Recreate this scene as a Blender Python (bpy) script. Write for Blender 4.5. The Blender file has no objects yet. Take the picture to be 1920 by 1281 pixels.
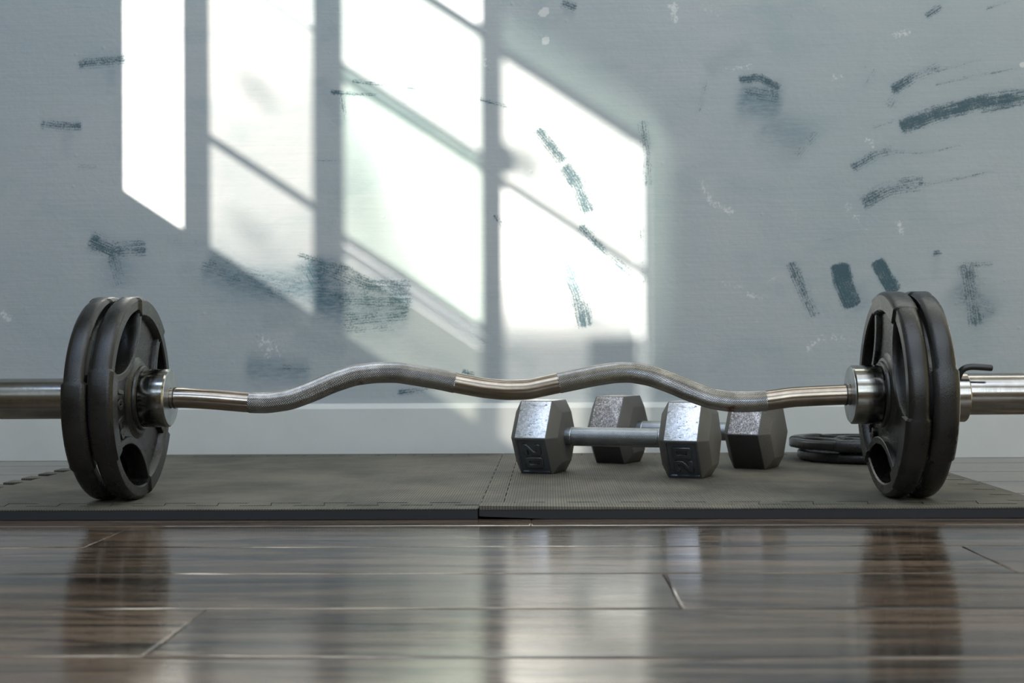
import bpy, bmesh, math, random
import numpy as np
from mathutils import Matrix, Vector
from mathutils.geometry import tessellate_polygon
random.seed(7); rng = np.random.RandomState(7)
C = bpy.context.scene.collection
SC = bpy.context.scene

# ------------------------------------------------------------------ camera
FPX, IW, IH = 2480.0, 1920, 1281
CAM = np.array([0.0, -1.494, 0.1777])
_yaw, _pitch, _roll = math.atan(70/FPX), math.atan(18/FPX), 0.006
_F = np.array([-math.sin(_yaw)*math.cos(_pitch), math.cos(_yaw)*math.cos(_pitch), math.sin(_pitch)])
_R0 = np.array([math.cos(_yaw), math.sin(_yaw), 0]); _U0 = np.cross(_R0, _F)
_R = _R0*math.cos(_roll) - _U0*math.sin(_roll); _U = _U0*math.cos(_roll) + _R0*math.sin(_roll)
cam = bpy.data.cameras.new('camera'); camo = bpy.data.objects.new('camera', cam); C.objects.link(camo)
M = Matrix.Identity(4)
for i in range(3):
    M[i][0], M[i][1], M[i][2], M[i][3] = _R[i], _U[i], -_F[i], CAM[i]
camo.matrix_world = M
cam.sensor_width = 36; cam.lens = FPX/IW*36; cam.clip_start = 0.02; cam.clip_end = 60
cam.dof.use_dof = True; cam.dof.focus_distance = 1.56; cam.dof.aperture_fstop = 11.0
SC.camera = camo

# ------------------------------------------------------------------ world, sun, added daylight fill, exposure
YW = 0.690            # back wall
XL, XR, YF, ZC = -1.60, 2.3, -3.1, 2.6
w = bpy.data.worlds.new('world'); SC.world = w; w.use_nodes = True
wn = w.node_tree.nodes; wl = w.node_tree.links
bg = wn['Background']
sky = wn.new('ShaderNodeTexSky'); sky.sky_type = 'HOSEK_WILKIE'; sky.turbidity = 3.0; sky.ground_albedo = 0.3
SUN = Vector((1, 1.5, -0.665)).normalized()
sky.sun_direction = -SUN
wl.new(sky.outputs[0], bg.inputs[0]); bg.inputs[1].default_value = 6.0
s = bpy.data.lights.new('sun', 'SUN'); so = bpy.data.objects.new('sun', s); C.objects.link(so)
s.energy = 32.0; s.angle = math.radians(0.42); s.color = (1.0, 0.93, 0.84)
so.rotation_euler = SUN.to_track_quat('-Z', 'Y').to_euler(); so.location = (-4, -5, 3)
def area(name, loc, target, sx, sy, power, col):
    l = bpy.data.lights.new(name, 'AREA'); o = bpy.data.objects.new(name, l); C.objects.link(o)
    l.shape = 'RECTANGLE'; l.size = sx; l.size_y = sy; l.energy = power; l.color = col
    o.location = loc; o.rotation_euler = (Vector(target)-Vector(loc)).to_track_quat('-Z', 'Y').to_euler()
    return o
# fill lamps at added, unseen rear windows, giving the metal daylight to reflect
area('rear_fill', (0.85, YF-0.10, 1.62), (0.85, 0, 1.62), 1.9, 1.75, 36, (0.82, 0.92, 1.0))
area('rear_fill_left', (-1.12, YF-0.10, 1.95), (-1.12, 0, 1.95), 0.62, 0.9, 20, (0.58, 0.75, 1.0))
# added overhead lamps: a broad roof fill and three small glint sources
area('roof_fill', (0.45, -1.25, ZC+0.10), (0.45, -1.25, 0), 2.9, 2.1, 40, (0.90, 0.95, 0.98))
area('roof_glint', (-0.15, -1.30, ZC+0.05), (-0.15, -1.30, 0), 1.1, 0.34, 4, (0.62, 0.78, 1.0))
area('roof_glint_left', (-1.27, -1.45, ZC+0.05), (-1.27, -1.45, 0), 0.55, 0.5, 9, (0.50, 0.68, 1.0))
area('roof_glint_right', (1.22, -1.50, ZC+0.05), (1.22, -1.50, 0), 0.30, 0.35, 3.5, (0.50, 0.68, 1.0))
SC.view_settings.view_transform = 'Standard'; SC.view_settings.look = 'None'
SC.view_settings.exposure = -0.1; SC.view_settings.gamma = 1.0; SC.view_settings.use_curve_mapping = False
SC.cycles.use_denoising = True
SC.cycles.max_bounces = 8; SC.cycles.diffuse_bounces = 5; SC.cycles.glossy_bounces = 5
SC.cycles.sample_clamp_indirect = 6.0; SC.cycles.caustics_reflective = False; SC.cycles.caustics_refractive = False

# ------------------------------------------------------------------ helpers
def link(o, parent=None):
    C.objects.link(o)
    if parent: o.parent = parent
    return o
def tag(o, label=None, cat=None, group=None, kind=None):
    if label: o['label'] = label
    if cat: o['category'] = cat
    if group: o['group'] = group
    if kind: o['kind'] = kind
    return o
def empty(name, loc=(0, 0, 0)):
    o = bpy.data.objects.new(name, None); o.empty_display_size = 0.05; o.location = loc
    return link(o)
def meshobj(name, me, mat=None, parent=None, smooth=None):
    if mat is not None:
        if len(me.materials): me.materials[0] = mat
        else: me.materials.append(mat)
    if smooth is not None:
        me.shade_smooth()
        me.set_sharp_from_angle(angle=math.radians(smooth))
    return link(bpy.data.objects.new(name, me), parent)
def bmobj(name, bm, mat=None, parent=None, smooth=None):
    me = bpy.data.meshes.new(name)
    bmesh.ops.recalc_face_normals(bm, faces=bm.faces)
    bm.to_mesh(me); bm.free()
    return meshobj(name, me, mat, parent, smooth)
def box(bm, x0, x1, y0, y1, z0, z1, bev=0):
    r = bmesh.ops.create_cube(bm, size=1)
    for v in r['verts']:
        v.co = Vector(((x0+x1)/2 + v.co.x*(x1-x0), (y0+y1)/2 + v.co.y*(y1-y0), (z0+z1)/2 + v.co.z*(z1-z0)))
    if bev:
        es = list({e for v in r['verts'] for e in v.link_edges})
        bmesh.ops.bevel(bm, geom=es, offset=bev, segments=2, affect='EDGES', profile=0.5)
def lathe(bm, prof, n=64, axis='z', cap=False, off=(0, 0, 0)):
    """prof: closed loop of (r, a) when cap is False, else open chain with r=0 ends allowed"""
    rings = []
    for i in range(n):
        t = 2*math.pi*i/n; c, s_ = math.cos(t), math.sin(t); ring = []
        for r, a in prof:
            p = (r*c, r*s_, a) if axis == 'z' else (a, r*c, r*s_)
            ring.append(bm.verts.new((p[0]+off[0], p[1]+off[1], p[2]+off[2])))
        rings.append(ring)
    m = len(prof)
    for i in range(n):
        A, B = rings[i], rings[(i+1) % n]
        for j in range(m if not cap else m-1):
            k = (j+1) % m
            bm.faces.new((A[j], A[k], B[k], B[j]))
    if cap:
        bm.faces.new([r[0] for r in rings]); bm.faces.new([r[-1] for r in rings])
def poly2d(loops, half, bevel=0.0):
    """filled 2D curve with holes, extruded; returns a mesh lying in local xy"""
    cu = bpy.data.curves.new('outline', 'CURVE'); cu.dimensions = '2D'; cu.fill_mode = 'BOTH'
    cu.extrude = half - bevel; cu.bevel_depth = bevel; cu.bevel_resolution = 1; cu.offset = -bevel
    for lp in loops:
        sp = cu.splines.new('POLY'); sp.points.add(len(lp)-1)
        for p, q in zip(sp.points, lp): p.co = (q[0], q[1], 0, 1)
        sp.use_cyclic_u = True
    o = bpy.data.objects.new('outline', cu); C.objects.link(o)
    bpy.context.view_layer.update()
    me = bpy.data.meshes.new_from_object(o.evaluated_get(bpy.context.evaluated_depsgraph_get()))
    bpy.data.objects.remove(o); bpy.data.curves.remove(cu)
    return me
def textmesh(body, size, depth, bevel=0.0006, offset=0.0006, spacing=1.0):
    cu = bpy.data.curves.new('txt', 'FONT'); cu.body = body; cu.size = size; cu.extrude = depth
    cu.bevel_depth = bevel; cu.bevel_resolution = 1; cu.offset = offset; cu.align_x = 'CENTER'; cu.align_y = 'CENTER'; cu.space_character = spacing
    cu.resolution_u = 3
    o = bpy.data.objects.new('txt', cu); C.objects.link(o); bpy.context.view_layer.update()
    me = bpy.data.meshes.new_from_object(o.evaluated_get(bpy.context.evaluated_depsgraph_get()))
    bpy.data.objects.remove(o); bpy.data.curves.remove(cu)
    return me
def join_meshes(bm, me, mat=None):
    tmp = bmesh.new(); tmp.from_mesh(me)
    if mat is not None: tmp.transform(mat)
    t = bpy.data.meshes.new('t'); tmp.to_mesh(t); tmp.free(); bm.from_mesh(t); bpy.data.meshes.remove(t)
def copy_tree(o, parent=None):
    c = o.copy(); C.objects.link(c)
    if parent: c.parent = parent
    for ch in list(o.children): copy_tree(ch, c)
    return c

# ------------------------------------------------------------------ material helpers
class MT:
    def __init__(s, name, base=(0.5, 0.5, 0.5), rough=0.5, metal=0.0, spec=0.5, coat=0.0, coat_rough=0.1):
        s.m = bpy.data.materials.new(name); s.m.use_nodes = True
        s.n = s.m.node_tree.nodes; s.l = s.m.node_tree.links
        s.b = s.n['Principled BSDF']; s.out = s.n['Material Output']
        b = s.b.inputs
        b['Base Color'].default_value = (*base, 1); b['Roughness'].default_value = rough; b['Metallic'].default_value = metal
        b['Specular IOR Level'].default_value = spec; b['Coat Weight'].default_value = coat; b['Coat Roughness'].default_value = coat_rough
    def node(s, t, **k):
        n = s.n.new(t)
        for a, v in k.items(): setattr(n, a, v)
        return n
    def put(s, sock, v):
        if hasattr(v, 'links') or isinstance(v, bpy.types.NodeSocket): s.l.new(v, sock)
        else: sock.default_value = v
    def coord(s, kind='Object'):
        return s.node('ShaderNodeTexCoord').outputs[kind]
    def mapping(s, vec, scale=(1, 1, 1), rot=(0, 0, 0), loc=(0, 0, 0)):
        m = s.node('ShaderNodeMapping'); s.l.new(vec, m.inputs['Vector'])
        m.inputs['Scale'].default_value = scale; m.inputs['Rotation'].default_value = rot; m.inputs['Location'].default_value = loc
        return m.outputs[0]
    def noise(s, vec, scale=5, detail=4, rough=0.55, dist=0.0):
        n = s.node('ShaderNodeTexNoise'); s.l.new(vec, n.inputs['Vector'])
        n.inputs['Scale'].default_value = scale; n.inputs['Detail'].default_value = detail
        n.inputs['Roughness'].default_value = rough; n.inputs['Distortion'].default_value = dist
        return n.outputs['Fac']
    def voro(s, vec, scale, feature='F1'):
        n = s.node('ShaderNodeTexVoronoi', feature=feature); s.l.new(vec, n.inputs['Vector']); n.inputs['Scale'].default_value = scale
        return n.outputs['Distance']
    def math(s, op, a, b=0.0, c=0.0, clamp=False):
        n = s.node('ShaderNodeMath', operation=op, use_clamp=clamp)
        s.put(n.inputs[0], a); s.put(n.inputs[1], b); s.put(n.inputs[2], c)
        return n.outputs[0]
    def ramp(s, v, lo, hi, a=0.0, b=1.0, smooth=True):
        n = s.node('ShaderNodeMapRange', interpolation_type='SMOOTHSTEP' if smooth else 'LINEAR')
        s.put(n.inputs['Value'], v); n.inputs['From Min'].default_value = lo; n.inputs['From Max'].default_value = hi
        n.inputs['To Min'].default_value = a; n.inputs['To Max'].default_value = b
        return n.outputs[0]
    def mix(s, f, a, b, mode='MIX'):
        n = s.node('ShaderNodeMix', data_type='RGBA', blend_type=mode)
        s.put(n.inputs[0], f)
        for i, v in ((6, a), (7, b)):
            if isinstance(v, tuple): n.inputs[i].default_value = (*v, 1) if len(v) == 3 else v
            else: s.l.new(v, n.inputs[i])
        return n.outputs[2]
    def attr(s, name, vec=False):
        n = s.node('ShaderNodeAttribute', attribute_name=name)
        return n.outputs['Vector'] if vec else n.outputs['Fac']
    def sep(s, vec):
        n = s.node('ShaderNodeSeparateXYZ'); s.l.new(vec, n.inputs[0]); return n.outputs
    def comb(s, x, y, z):
        n = s.node('ShaderNodeCombineXYZ')
        for i, v in enumerate((x, y, z)): s.put(n.inputs[i], v)
        return n.outputs[0]
    def bump(s, h, dist=0.001, strength=1.0, prev=None):
        n = s.node('ShaderNodeBump'); s.put(n.inputs['Height'], h); n.inputs['Distance'].default_value = dist; n.inputs['Strength'].default_value = strength
        if prev is not None: s.l.new(prev, n.inputs['Normal'])
        return n.outputs[0]
    def set(s, **k):
        names = dict(base='Base Color', rough='Roughness', normal='Normal', metal='Metallic', spec='Specular IOR Level')
        for a, v in k.items(): s.put(s.b.inputs[names[a]], v)
        return s

# ---- wall paint (brushed blue grey over teal undercoat)
def wall_mat():
    t = MT('brushed_wall_paint', rough=0.55, spec=0.35)
    P = t.coord('Object')
    big = t.noise(P, 2.6, 4, 0.6, 0.4)
    c = t.mix(t.ramp(big, 0.35, 0.68), (0.395, 0.432, 0.445), (0.452, 0.468, 0.474))
    med = t.noise(t.mapping(P, (7, 1, 12)), 1.0, 5, 0.6, 0.8)
    c = t.mix(t.ramp(med, 0.5, 0.8, 0, 0.5), c, (0.29, 0.37, 0.39))
    hs = t.noise(t.mapping(P, (5, 1, 190)), 1.0, 4, 0.6, 0.3)
    c = t.mix(t.ramp(hs, 0.35, 0.75, 0, 0.12), c, (0.27, 0.34, 0.38))
    grain = t.noise(P, 420, 2, 0.6)
    grain2 = t.noise(t.mapping(P, (60, 1, 260)), 1.0, 4, 0.7)
    # soft hazy washes
    hz = t.attr('haze')
    hzf = t.math('MULTIPLY', hz, t.ramp(grain2, 0.25, 0.75, 0.55, 1.25))
    c = t.mix(t.math('MINIMUM', hzf, 1.0), c, (0.105, 0.175, 0.215))
    # pale dry speckles
    pl = t.attr('pale')
    pf = t.ramp(t.math('ADD', pl, t.math('MULTIPLY', t.math('SUBTRACT', t.noise(P, 260, 3, 0.7), 0.5), 2.2)), 0.36, 0.70)
    pf = t.math('MULTIPLY', pf, t.ramp(pl, 0.02, 0.4))
    c = t.mix(t.math('MULTIPLY', pf, 0.9), c, (0.66, 0.655, 0.64))
    # dry brush strokes
    br = t.attr('brush', vec=True)
    streak = t.noise(t.mapping(br, (14, 420, 1)), 1.0, 3, 0.65)
    st = t.attr('stroke')
    v = t.math('ADD', t.math('MULTIPLY', st, 1.25), t.math('MULTIPLY', t.math('SUBTRACT', streak, 0.5), 2.3))
    v = t.math('ADD', v, t.math('MULTIPLY', t.math('SUBTRACT', grain, 0.5), 1.7))
    v = t.math('ADD', v, t.math('MULTIPLY', t.math('SUBTRACT', t.noise(P, 42, 3, 0.6), 0.5), 1.3))
    sf = t.math('MULTIPLY', t.ramp(v, 0.30, 1.15), t.ramp(st, 0.02, 0.25))
    c = t.mix(t.math('MULTIPLY', sf, 0.93), c, (0.040, 0.088, 0.108))
    # relief
    blobs = t.ramp(t.voro(P, 38), 0.0, 0.16, 1.0, 0.0)
    blobm = t.math('MULTIPLY', blobs, t.ramp(t.noise(P, 6, 2), 0.5, 0.62))
    h = t.math('ADD', t.math('MULTIPLY', t.noise(t.mapping(P, (9, 1, 200)), 1.0, 4, 0.6, 0.8), 0.32), t.math('MULTIPLY', t.noise(P, 130, 3, 0.6), 0.35))
    h = t.math('ADD', h, t.math('MULTIPLY', t.noise(P, 28, 3, 0.5), 0.9))
    h = t.math('ADD', h, t.math('MULTIPLY', blobm, 0.5))
    h = t.math('ADD', h, t.math('MULTIPLY', sf, 0.15))
    t.set(base=c, normal=t.bump(h, 0.0011, 0.8), rough=t.ramp(med, 0.3, 0.7, 0.48, 0.62))
    return t.m
def simple(name, base, rough=0.6, metal=0, bumps=None, var=0.1, spec=0.5):
    t = MT(name, base, rough, metal, spec)
    P = t.coord('Object')
    n = t.noise(P, 9, 4)
    d = tuple(x*(1-var) for x in base); e = tuple(min(1, x*(1+var)) for x in base)
    t.set(base=t.mix(t.ramp(n, 0.3, 0.7), d, e))
    if bumps: t.set(normal=t.bump(t.noise(P, bumps[0], 3, 0.6), bumps[1], 1.0))
    return t.m
def plank_mat():
    t = MT('dark_laminate', rough=0.2, spec=0.46)
    P = t.coord('Object'); oi = t.node('ShaderNodeObjectInfo')
    rnd = oi.outputs['Random']
    off = t.comb(t.math('MULTIPLY', rnd, 37.0), t.math('MULTIPLY', rnd, 11.0), 0.0)
    va = t.node('ShaderNodeVectorMath', operation='ADD'); t.l.new(P, va.inputs[0]); t.l.new(off, va.inputs[1]); Q = va.outputs[0]
    g1 = t.noise(t.mapping(Q, (2.2, 26, 1)), 1.0, 6, 0.62, 1.2)
    g2 = t.noise(t.mapping(Q, (7, 190, 1)), 1.0, 4, 0.65, 0.6)
    knots = t.noise(t.mapping(Q, (4.5, 20, 1)), 1.0, 5, 0.6, 2.0)
    c = t.mix(t.ramp(g1, 0.36, 0.64), (0.018, 0.012, 0.008), (0.175, 0.118, 0.078))
    c = t.mix(t.ramp(g2, 0.35, 0.8, 0, 0.55), c, (0.16, 0.128, 0.095))
    c = t.mix(t.ramp(knots, 0.54, 0.68, 0, 0.8), c, (0.012, 0.010, 0.010))
    c = t.mix(t.ramp(knots, 0.36, 0.26, 0, 0.35), c, (0.17, 0.14, 0.105))
    c = t.mix(t.math('MULTIPLY', rnd, 0.35), c, (0.045, 0.035, 0.028))
    scr = t.noise(t.mapping(Q, (40, 260, 1)), 1.0, 3, 0.7, 3.0)
    c = t.mix(t.ramp(scr, 0.66, 0.74, 0, 0.5), c, (0.30, 0.26, 0.20))
    h = t.math('ADD', t.math('MULTIPLY', g2, 0.5), t.math('MULTIPLY', t.noise(t.mapping(Q, (2, 9, 1)), 1.0, 2), 1.5))
    t.set(base=c, rough=t.ramp(g2, 0.3, 0.7, 0.09, 0.17), normal=t.bump(h, 0.00025, 1.0))
    return t.m
def mat_mat():
    t = MT('ribbed_foam_rubber', rough=0.62, spec=0.4)
    P = t.coord('Object'); X, Y, Z = t.sep(P)
    wv = t.math('ABSOLUTE', t.math('SINE', t.math('MULTIPLY', X, math.pi/0.0030)))
    wy = t.math('ABSOLUTE', t.math('SINE', t.math('MULTIPLY', Y, math.pi/0.0034)))
    hh = t.math('ADD', wv, t.math('MULTIPLY', wy, 0.35))
    top = t.ramp(Z, 0.0095, 0.0105)
    n = t.noise(P, 7, 5, 0.65); n2 = t.noise(t.mapping(P, (6, 20, 1)), 1.0, 5, 0.7)
    c = t.mix(t.ramp(n, 0.3, 0.7), (0.070, 0.063, 0.049), (0.195, 0.174, 0.130))
    c = t.mix(t.ramp(n2, 0.50, 0.72, 0, 0.5), c, (0.19, 0.168, 0.125))
    dust = t.noise(P, 160, 2, 0.7)
    c = t.mix(t.ramp(dust, 0.72, 0.78, 0, 0.5), c, (0.25, 0.24, 0.22))
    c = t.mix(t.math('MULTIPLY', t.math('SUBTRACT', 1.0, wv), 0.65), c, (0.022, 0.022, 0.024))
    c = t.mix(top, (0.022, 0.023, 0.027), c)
    t.set(base=c, normal=t.bump(t.math('MULTIPLY', hh, top), 0.0006, 0.9))
    return t.m
def iron_mat():
    t = MT('black_cast_iron', rough=0.28, spec=0.6, metal=0.1)
    P = t.coord('Object')
    n = t.noise(P, 800, 3, 0.6); n2 = t.noise(P, 30, 4, 0.6)
    c = t.mix(t.ramp(n2, 0.3, 0.7), (0.009, 0.0085, 0.008), (0.017, 0.016, 0.0145))
    c = t.mix(t.ramp(t.noise(P, 700, 2, 0.7), 0.70, 0.78, 0, 0.35), c, (0.25, 0.24, 0.21))
    h = t.math('ADD', t.math('MULTIPLY', n, 0.6), t.math('MULTIPLY', t.voro(P, 1000), 0.4))
    t.set(base=c, rough=t.ramp(n2, 0.3, 0.7, 0.22, 0.34), normal=t.bump(h, 0.00028, 0.9))
    return t.m
def steel_mat(name, col=(0.62, 0.60, 0.56), rough=0.2, circ=False, an=0.5):
    t = MT(name, col, rough, 1.0)
    P = t.coord('Object')
    n = t.noise(t.mapping(P, (900, 30, 30)) if circ else t.mapping(P, (6, 260, 260)), 1.0, 3, 0.6)
    n2 = t.noise(P, 60, 4, 0.6)
    c = t.mix(t.ramp(n2, 0.35, 0.75), tuple(x*0.8 for x in col), col)
    t.set(base=c, rough=t.ramp(n, 0.3, 0.7, rough*0.8, rough*1.25), normal=t.bump(n, 0.000012, 1.0))
    return t.m
def knurl_mat():
    t = MT('knurled_steel', (0.40, 0.39, 0.38), 0.27, 1.0)
    P = t.coord('Object')
    n2 = t.noise(P, 45, 4, 0.6)
    c = t.mix(t.ramp(n2, 0.3, 0.75), (0.30, 0.295, 0.29), (0.47, 0.46, 0.45))
    # rust freckle beneath the right hand bend
    for cx, cz, r in ((0.2030, 0.1115, 0.007), (-0.213, 0.1405, 0.006)):
        X, Y, Z = t.sep(P)
        d = t.math('SQRT', t.math('ADD', t.math('POWER', t.math('SUBTRACT', X, cx), 2), t.math('POWER', t.math('SUBTRACT', Z, cz), 2)))
        f = t.math('MULTIPLY', t.ramp(d, r, r*0.2), t.ramp(t.noise(P, 300, 2), 0.3, 0.6))
        c = t.mix(f, c, (0.16, 0.055, 0.025))
    t.set(base=c)
    return t.m
def paint_mat(name, hammer):
    t = MT(name, rough=0.40, spec=0.5, metal=0.9)
    P = t.coord('Object')
    n = t.noise(P, 55, 4, 0.6); f = t.noise(P, 520, 3, 0.7)
    if hammer:
        c = t.mix(t.ramp(f, 0.35, 0.65), (0.20, 0.185, 0.185), (0.85, 0.80, 0.81))
        c = t.mix(t.ramp(n, 0.35, 0.7, 0, 0.5), c, (0.13, 0.12, 0.115))
        t.set(rough=0.5, normal=t.bump(f, 0.0006, 0.9))
    else:
        c = t.mix(t.ramp(f, 0.35, 0.65), (0.70, 0.70, 0.72), (0.93, 0.935, 0.96))
        ch = t.noise(P, 150, 5, 0.75, 1.0)
        c = t.mix(t.ramp(ch, 0.62, 0.65), c, (0.03, 0.027, 0.025))
        ch2 = t.noise(t.mapping(P, (60, 260, 260)), 1.0, 3, 0.75, 2.0)
        c = t.mix(t.ramp(ch2, 0.62, 0.65, 0, 0.8), c, (0.04, 0.038, 0.037))
        t.set(normal=t.bump(t.math('ADD', t.math('MULTIPLY', f, 0.4), t.ramp(ch, 0.65, 0.62)), 0.0004, 0.7))
    # worn edges
    pt = t.node('ShaderNodeNewGeometry').outputs['Pointiness']
    e = t.math('MULTIPLY', t.ramp(pt, 0.53, 0.60), t.ramp(t.noise(P, 220, 4, 0.7), 0.42, 0.56))
    c = t.mix(e, c, (0.030, 0.024, 0.020))
    t.set(base=c)
    return t.m
def pane_mat(name, col, fade=None, blobs=(), soft=None):
    """window glass with invented tints that shape the sun patches; fade=(y-weight, z0, z1, v0, v1) dimming gradient, blobs=(y,z,ry,rz,depth) dim spots"""
    m = bpy.data.materials.new(name); m.use_nodes = True
    t = MT.__new__(MT); t.m = m; t.n = m.node_tree.nodes; t.l = m.node_tree.links; t.out = t.n['Material Output']; t.n.remove(t.n['Principled BSDF'])
    P = t.coord('Object'); X, Y, Z = t.sep(P)
    v = 1.0
    if fade:
        k, z0, z1, v0, v1 = fade
        v = t.ramp(t.math('ADD', Z, t.math('MULTIPLY', Y, k)), z0, z1, v0, v1)
    for (cy, cz, ry, rz, dep) in blobs:
        dy = t.math('DIVIDE', t.math('SUBTRACT', Y, cy), ry); dz = t.math('DIVIDE', t.math('SUBTRACT', Z, cz), rz)
        d = t.math('SQRT', t.math('ADD', t.math('POWER', dy, 2), t.math('POWER', dz, 2)))
        v = t.math('MULTIPLY', v, t.ramp(d, 0.1, 1.0, 1.0-dep, 1.0))
    if soft:
        for sock, lo, hi in ((Y, soft[0], soft[1]), (Z, soft[2], soft[3]), (Z, soft[4], soft[5])): v = t.math('MULTIPLY', v, t.ramp(sock, lo, hi))
    tr = t.node('ShaderNodeBsdfTransparent')
    t.l.new(t.mix(v, (0, 0, 0), col), tr.inputs[0]) if not isinstance(v, float) else setattr(tr.inputs[0], 'default_value', (*col, 1))
    gl = t.node('ShaderNodeBsdfGlossy'); gl.inputs['Roughness'].default_value = 0.05
    mx = t.node('ShaderNodeMixShader'); mx.inputs[0].default_value = 0.04
    t.l.new(tr.outputs[0], mx.inputs[1]); t.l.new(gl.outputs[0], mx.inputs[2]); t.l.new(mx.outputs[0], t.out.inputs[0])
    return m

MAT = dict(
    wall=wall_mat(), white=simple('white_trim_paint', (0.62, 0.63, 0.605), 0.45, bumps=(60, 0.0003), var=0.03),
    plaster=simple('room_plaster', (0.42, 0.34, 0.26), 0.8, bumps=(40, 0.001), var=0.05),
    darkwall=simple('side_wall_paint', (0.16, 0.15, 0.085), 0.8, bumps=(40, 0.001), var=0.05),
    ceil=simple('ceiling_paint', (0.62, 0.62, 0.60), 0.85, bumps=(50, 0.001), var=0.03),
    plank=plank_mat(), sub=simple('underlay', (0.012, 0.010, 0.009), 0.9), foam=mat_mat(), iron=iron_mat(),
    steel=steel_mat('polished_steel', (0.37, 0.315, 0.255), 0.20), zinc=steel_mat('zinc_collar', (0.50, 0.53, 0.55), 0.34, circ=True),
    sleeve=steel_mat('turned_sleeve_steel', (0.42, 0.395, 0.36), 0.18, circ=True),
    collar=steel_mat('collar_steel', (0.34, 0.33, 0.30), 0.14, circ=True),
    knurl=knurl_mat(), dbsmooth_low=simple('enamel_low_shaded', (0.12, 0.128, 0.14), 0.24, 0.6, bumps=(160, 0.0005), var=0.35), dbrough_low=simple('hammertone_low_shaded', (0.030, 0.028, 0.026), 0.45, 0.2, bumps=(420, 0.0008), var=0.3), dbsmooth_side=simple('grey_enamel_side', (0.105, 0.098, 0.088), 0.5, bumps=(300, 0.0001), var=0.12), dbrough_side=simple('dark_hammertone_side', (0.085, 0.080, 0.076), 0.5, bumps=(500, 0.0006), var=0.25), dbsmooth=paint_mat('grey_enamel_chipped', False), dbrough=paint_mat('grey_hammertone', True),  # low variants are darker copies, underside shade put into the colour
    handle=steel_mat('handle_steel', (0.36, 0.38, 0.40), 0.3), blackrod=simple('blackened_rod', (0.05, 0.05, 0.048), 0.35, 0.7, var=0.1),
    frame=simple('window_frame_paint', (0.5, 0.5, 0.48), 0.6),
)

# ------------------------------------------------------------------ room shell
# floor slab with laminate planks laid parallel to the back wall
bm = bmesh.new(); box(bm, XL, XR, YF, YW, -0.06, -0.009)
floor = tag(bmobj('floor', bm, MAT['sub']), kind='structure')
PW = 0.1448; row0 = -0.1465
def plank_mesh(L, W):
    bm = bmesh.new(); bv, bd = 0.0024, 0.0011; z0 = -0.009
    x, y = L/2-0.0002, W/2-0.0002
    v = [bm.verts.new(p) for p in ((-x, -y, z0), (x, -y, z0), (x, y, z0), (-x, y, z0))]
    a = [bm.verts.new(p) for p in ((-x, -y, -bd), (x, -y, -bd), (x, y, -bd), (-x, y, -bd))]
    loops = [v, a]
    for q, dz in ((0.0007, 0.00072), (0.0015, 0.00040), (0.0025, 0.00014), (0.0036, 0.0)):
        loops.append([bm.verts.new(p) for p in ((-x+q*.6, -y+q, -dz), (x-q*.6, -y+q, -dz), (x-q*.6, y-q, -dz), (-x+q*.6, y-q, -dz))])
    bm.faces.new(loops[-1])
    for A, B in zip(loops, loops[1:]):
        for i in range(4):
            j = (i+1) % 4; f = bm.faces.new((A[i], A[j], B[j], B[i])); f.smooth = A is not v
    me = bpy.data.meshes.new('plank'); bmesh.ops.recalc_face_normals(bm, faces=bm.faces); bm.to_mesh(me); bm.free()
    me.materials.append(MAT['plank']); return me
PL = 1.22; pm = plank_mesh(PL, PW)
seams = {0: -0.02, 1: -0.4288, 2: 0.3694, 3: 0.0900, 4: -0.2390, 5: 0.55}
k0 = int(math.floor((row0 - YW)/PW)); k = k0
while row0 - k*PW > YF:
    y1 = row0 - (k-1)*PW; y0 = row0 - k*PW          # row k spans y0..y1 ; row 1 lies just in front of groove 0
    yc = (y0+y1)/2
    sx = seams.get(k, (k*0.437) % PL - 0.6)
    n0 = math.floor((XL - sx)/PL)
    x = sx + n0*PL
    while x < XR:
        a, b = max(x, XL), min(x+PL, XR); ya, yb = max(y0, YF), min(y1, YW)
        if b-a > 0.01 and yb-ya > 0.01:
            full = (b-a > PL-1e-4) and (yb-ya > PW-1e-4)
            o = meshobj('plank', pm if full else plank_mesh(b-a, yb-ya), None, floor)
            o.location = ((a+b)/2, (ya+yb)/2, 0)
        x += PL
    k += 1

# back wall: one surface carrying the brushed paint
def unproj_wall(px, py):
    r = _F + _R*(px-IW/2)/FPX - _U*(py-IH/2)/FPX
    p = CAM + r*((YW-CAM[1])/r[1]); return p[0], p[2]
xs = np.concatenate([np.linspace(XL, -1.0, 8)[:-1], np.arange(-1.0, 0.9, 0.0036), np.linspace(0.9, XR, 14)])
zs = np.concatenate([[0.0, 0.04], np.arange(0.085, 0.80, 0.0036), np.linspace(0.80, ZC, 16)])
GX, GZ = np.meshgrid(xs, zs); nx, nz = len(xs), len(zs)
def seg_fields(pts):
    best = np.full(GX.shape, 1e9); along = np.zeros(GX.shape); across = np.zeros(GX.shape); tt = np.zeros(GX.shape)
    tot = sum(math.dist(pts[i], pts[i+1]) for i in range(len(pts)-1)); acc = 0
    for i in range(len(pts)-1):
        (x0, z0), (x1, z1) = pts[i], pts[i+1]; L = math.dist(pts[i], pts[i+1]); ux, uz = (x1-x0)/L, (z1-z0)/L
        s_ = (GX-x0)*ux + (GZ-z0)*uz; n_ = -(GX-x0)*uz + (GZ-z0)*ux
        sc = np.clip(s_, 0, L); d = np.hypot((s_-sc)*2.6, n_)
        m = d < best; best[m] = d[m]; along[m] = (acc+s_)[m]; across[m] = n_[m]; tt[m] = ((acc+sc)/tot)[m]; acc += L
    return best, along, across, tt
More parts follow.
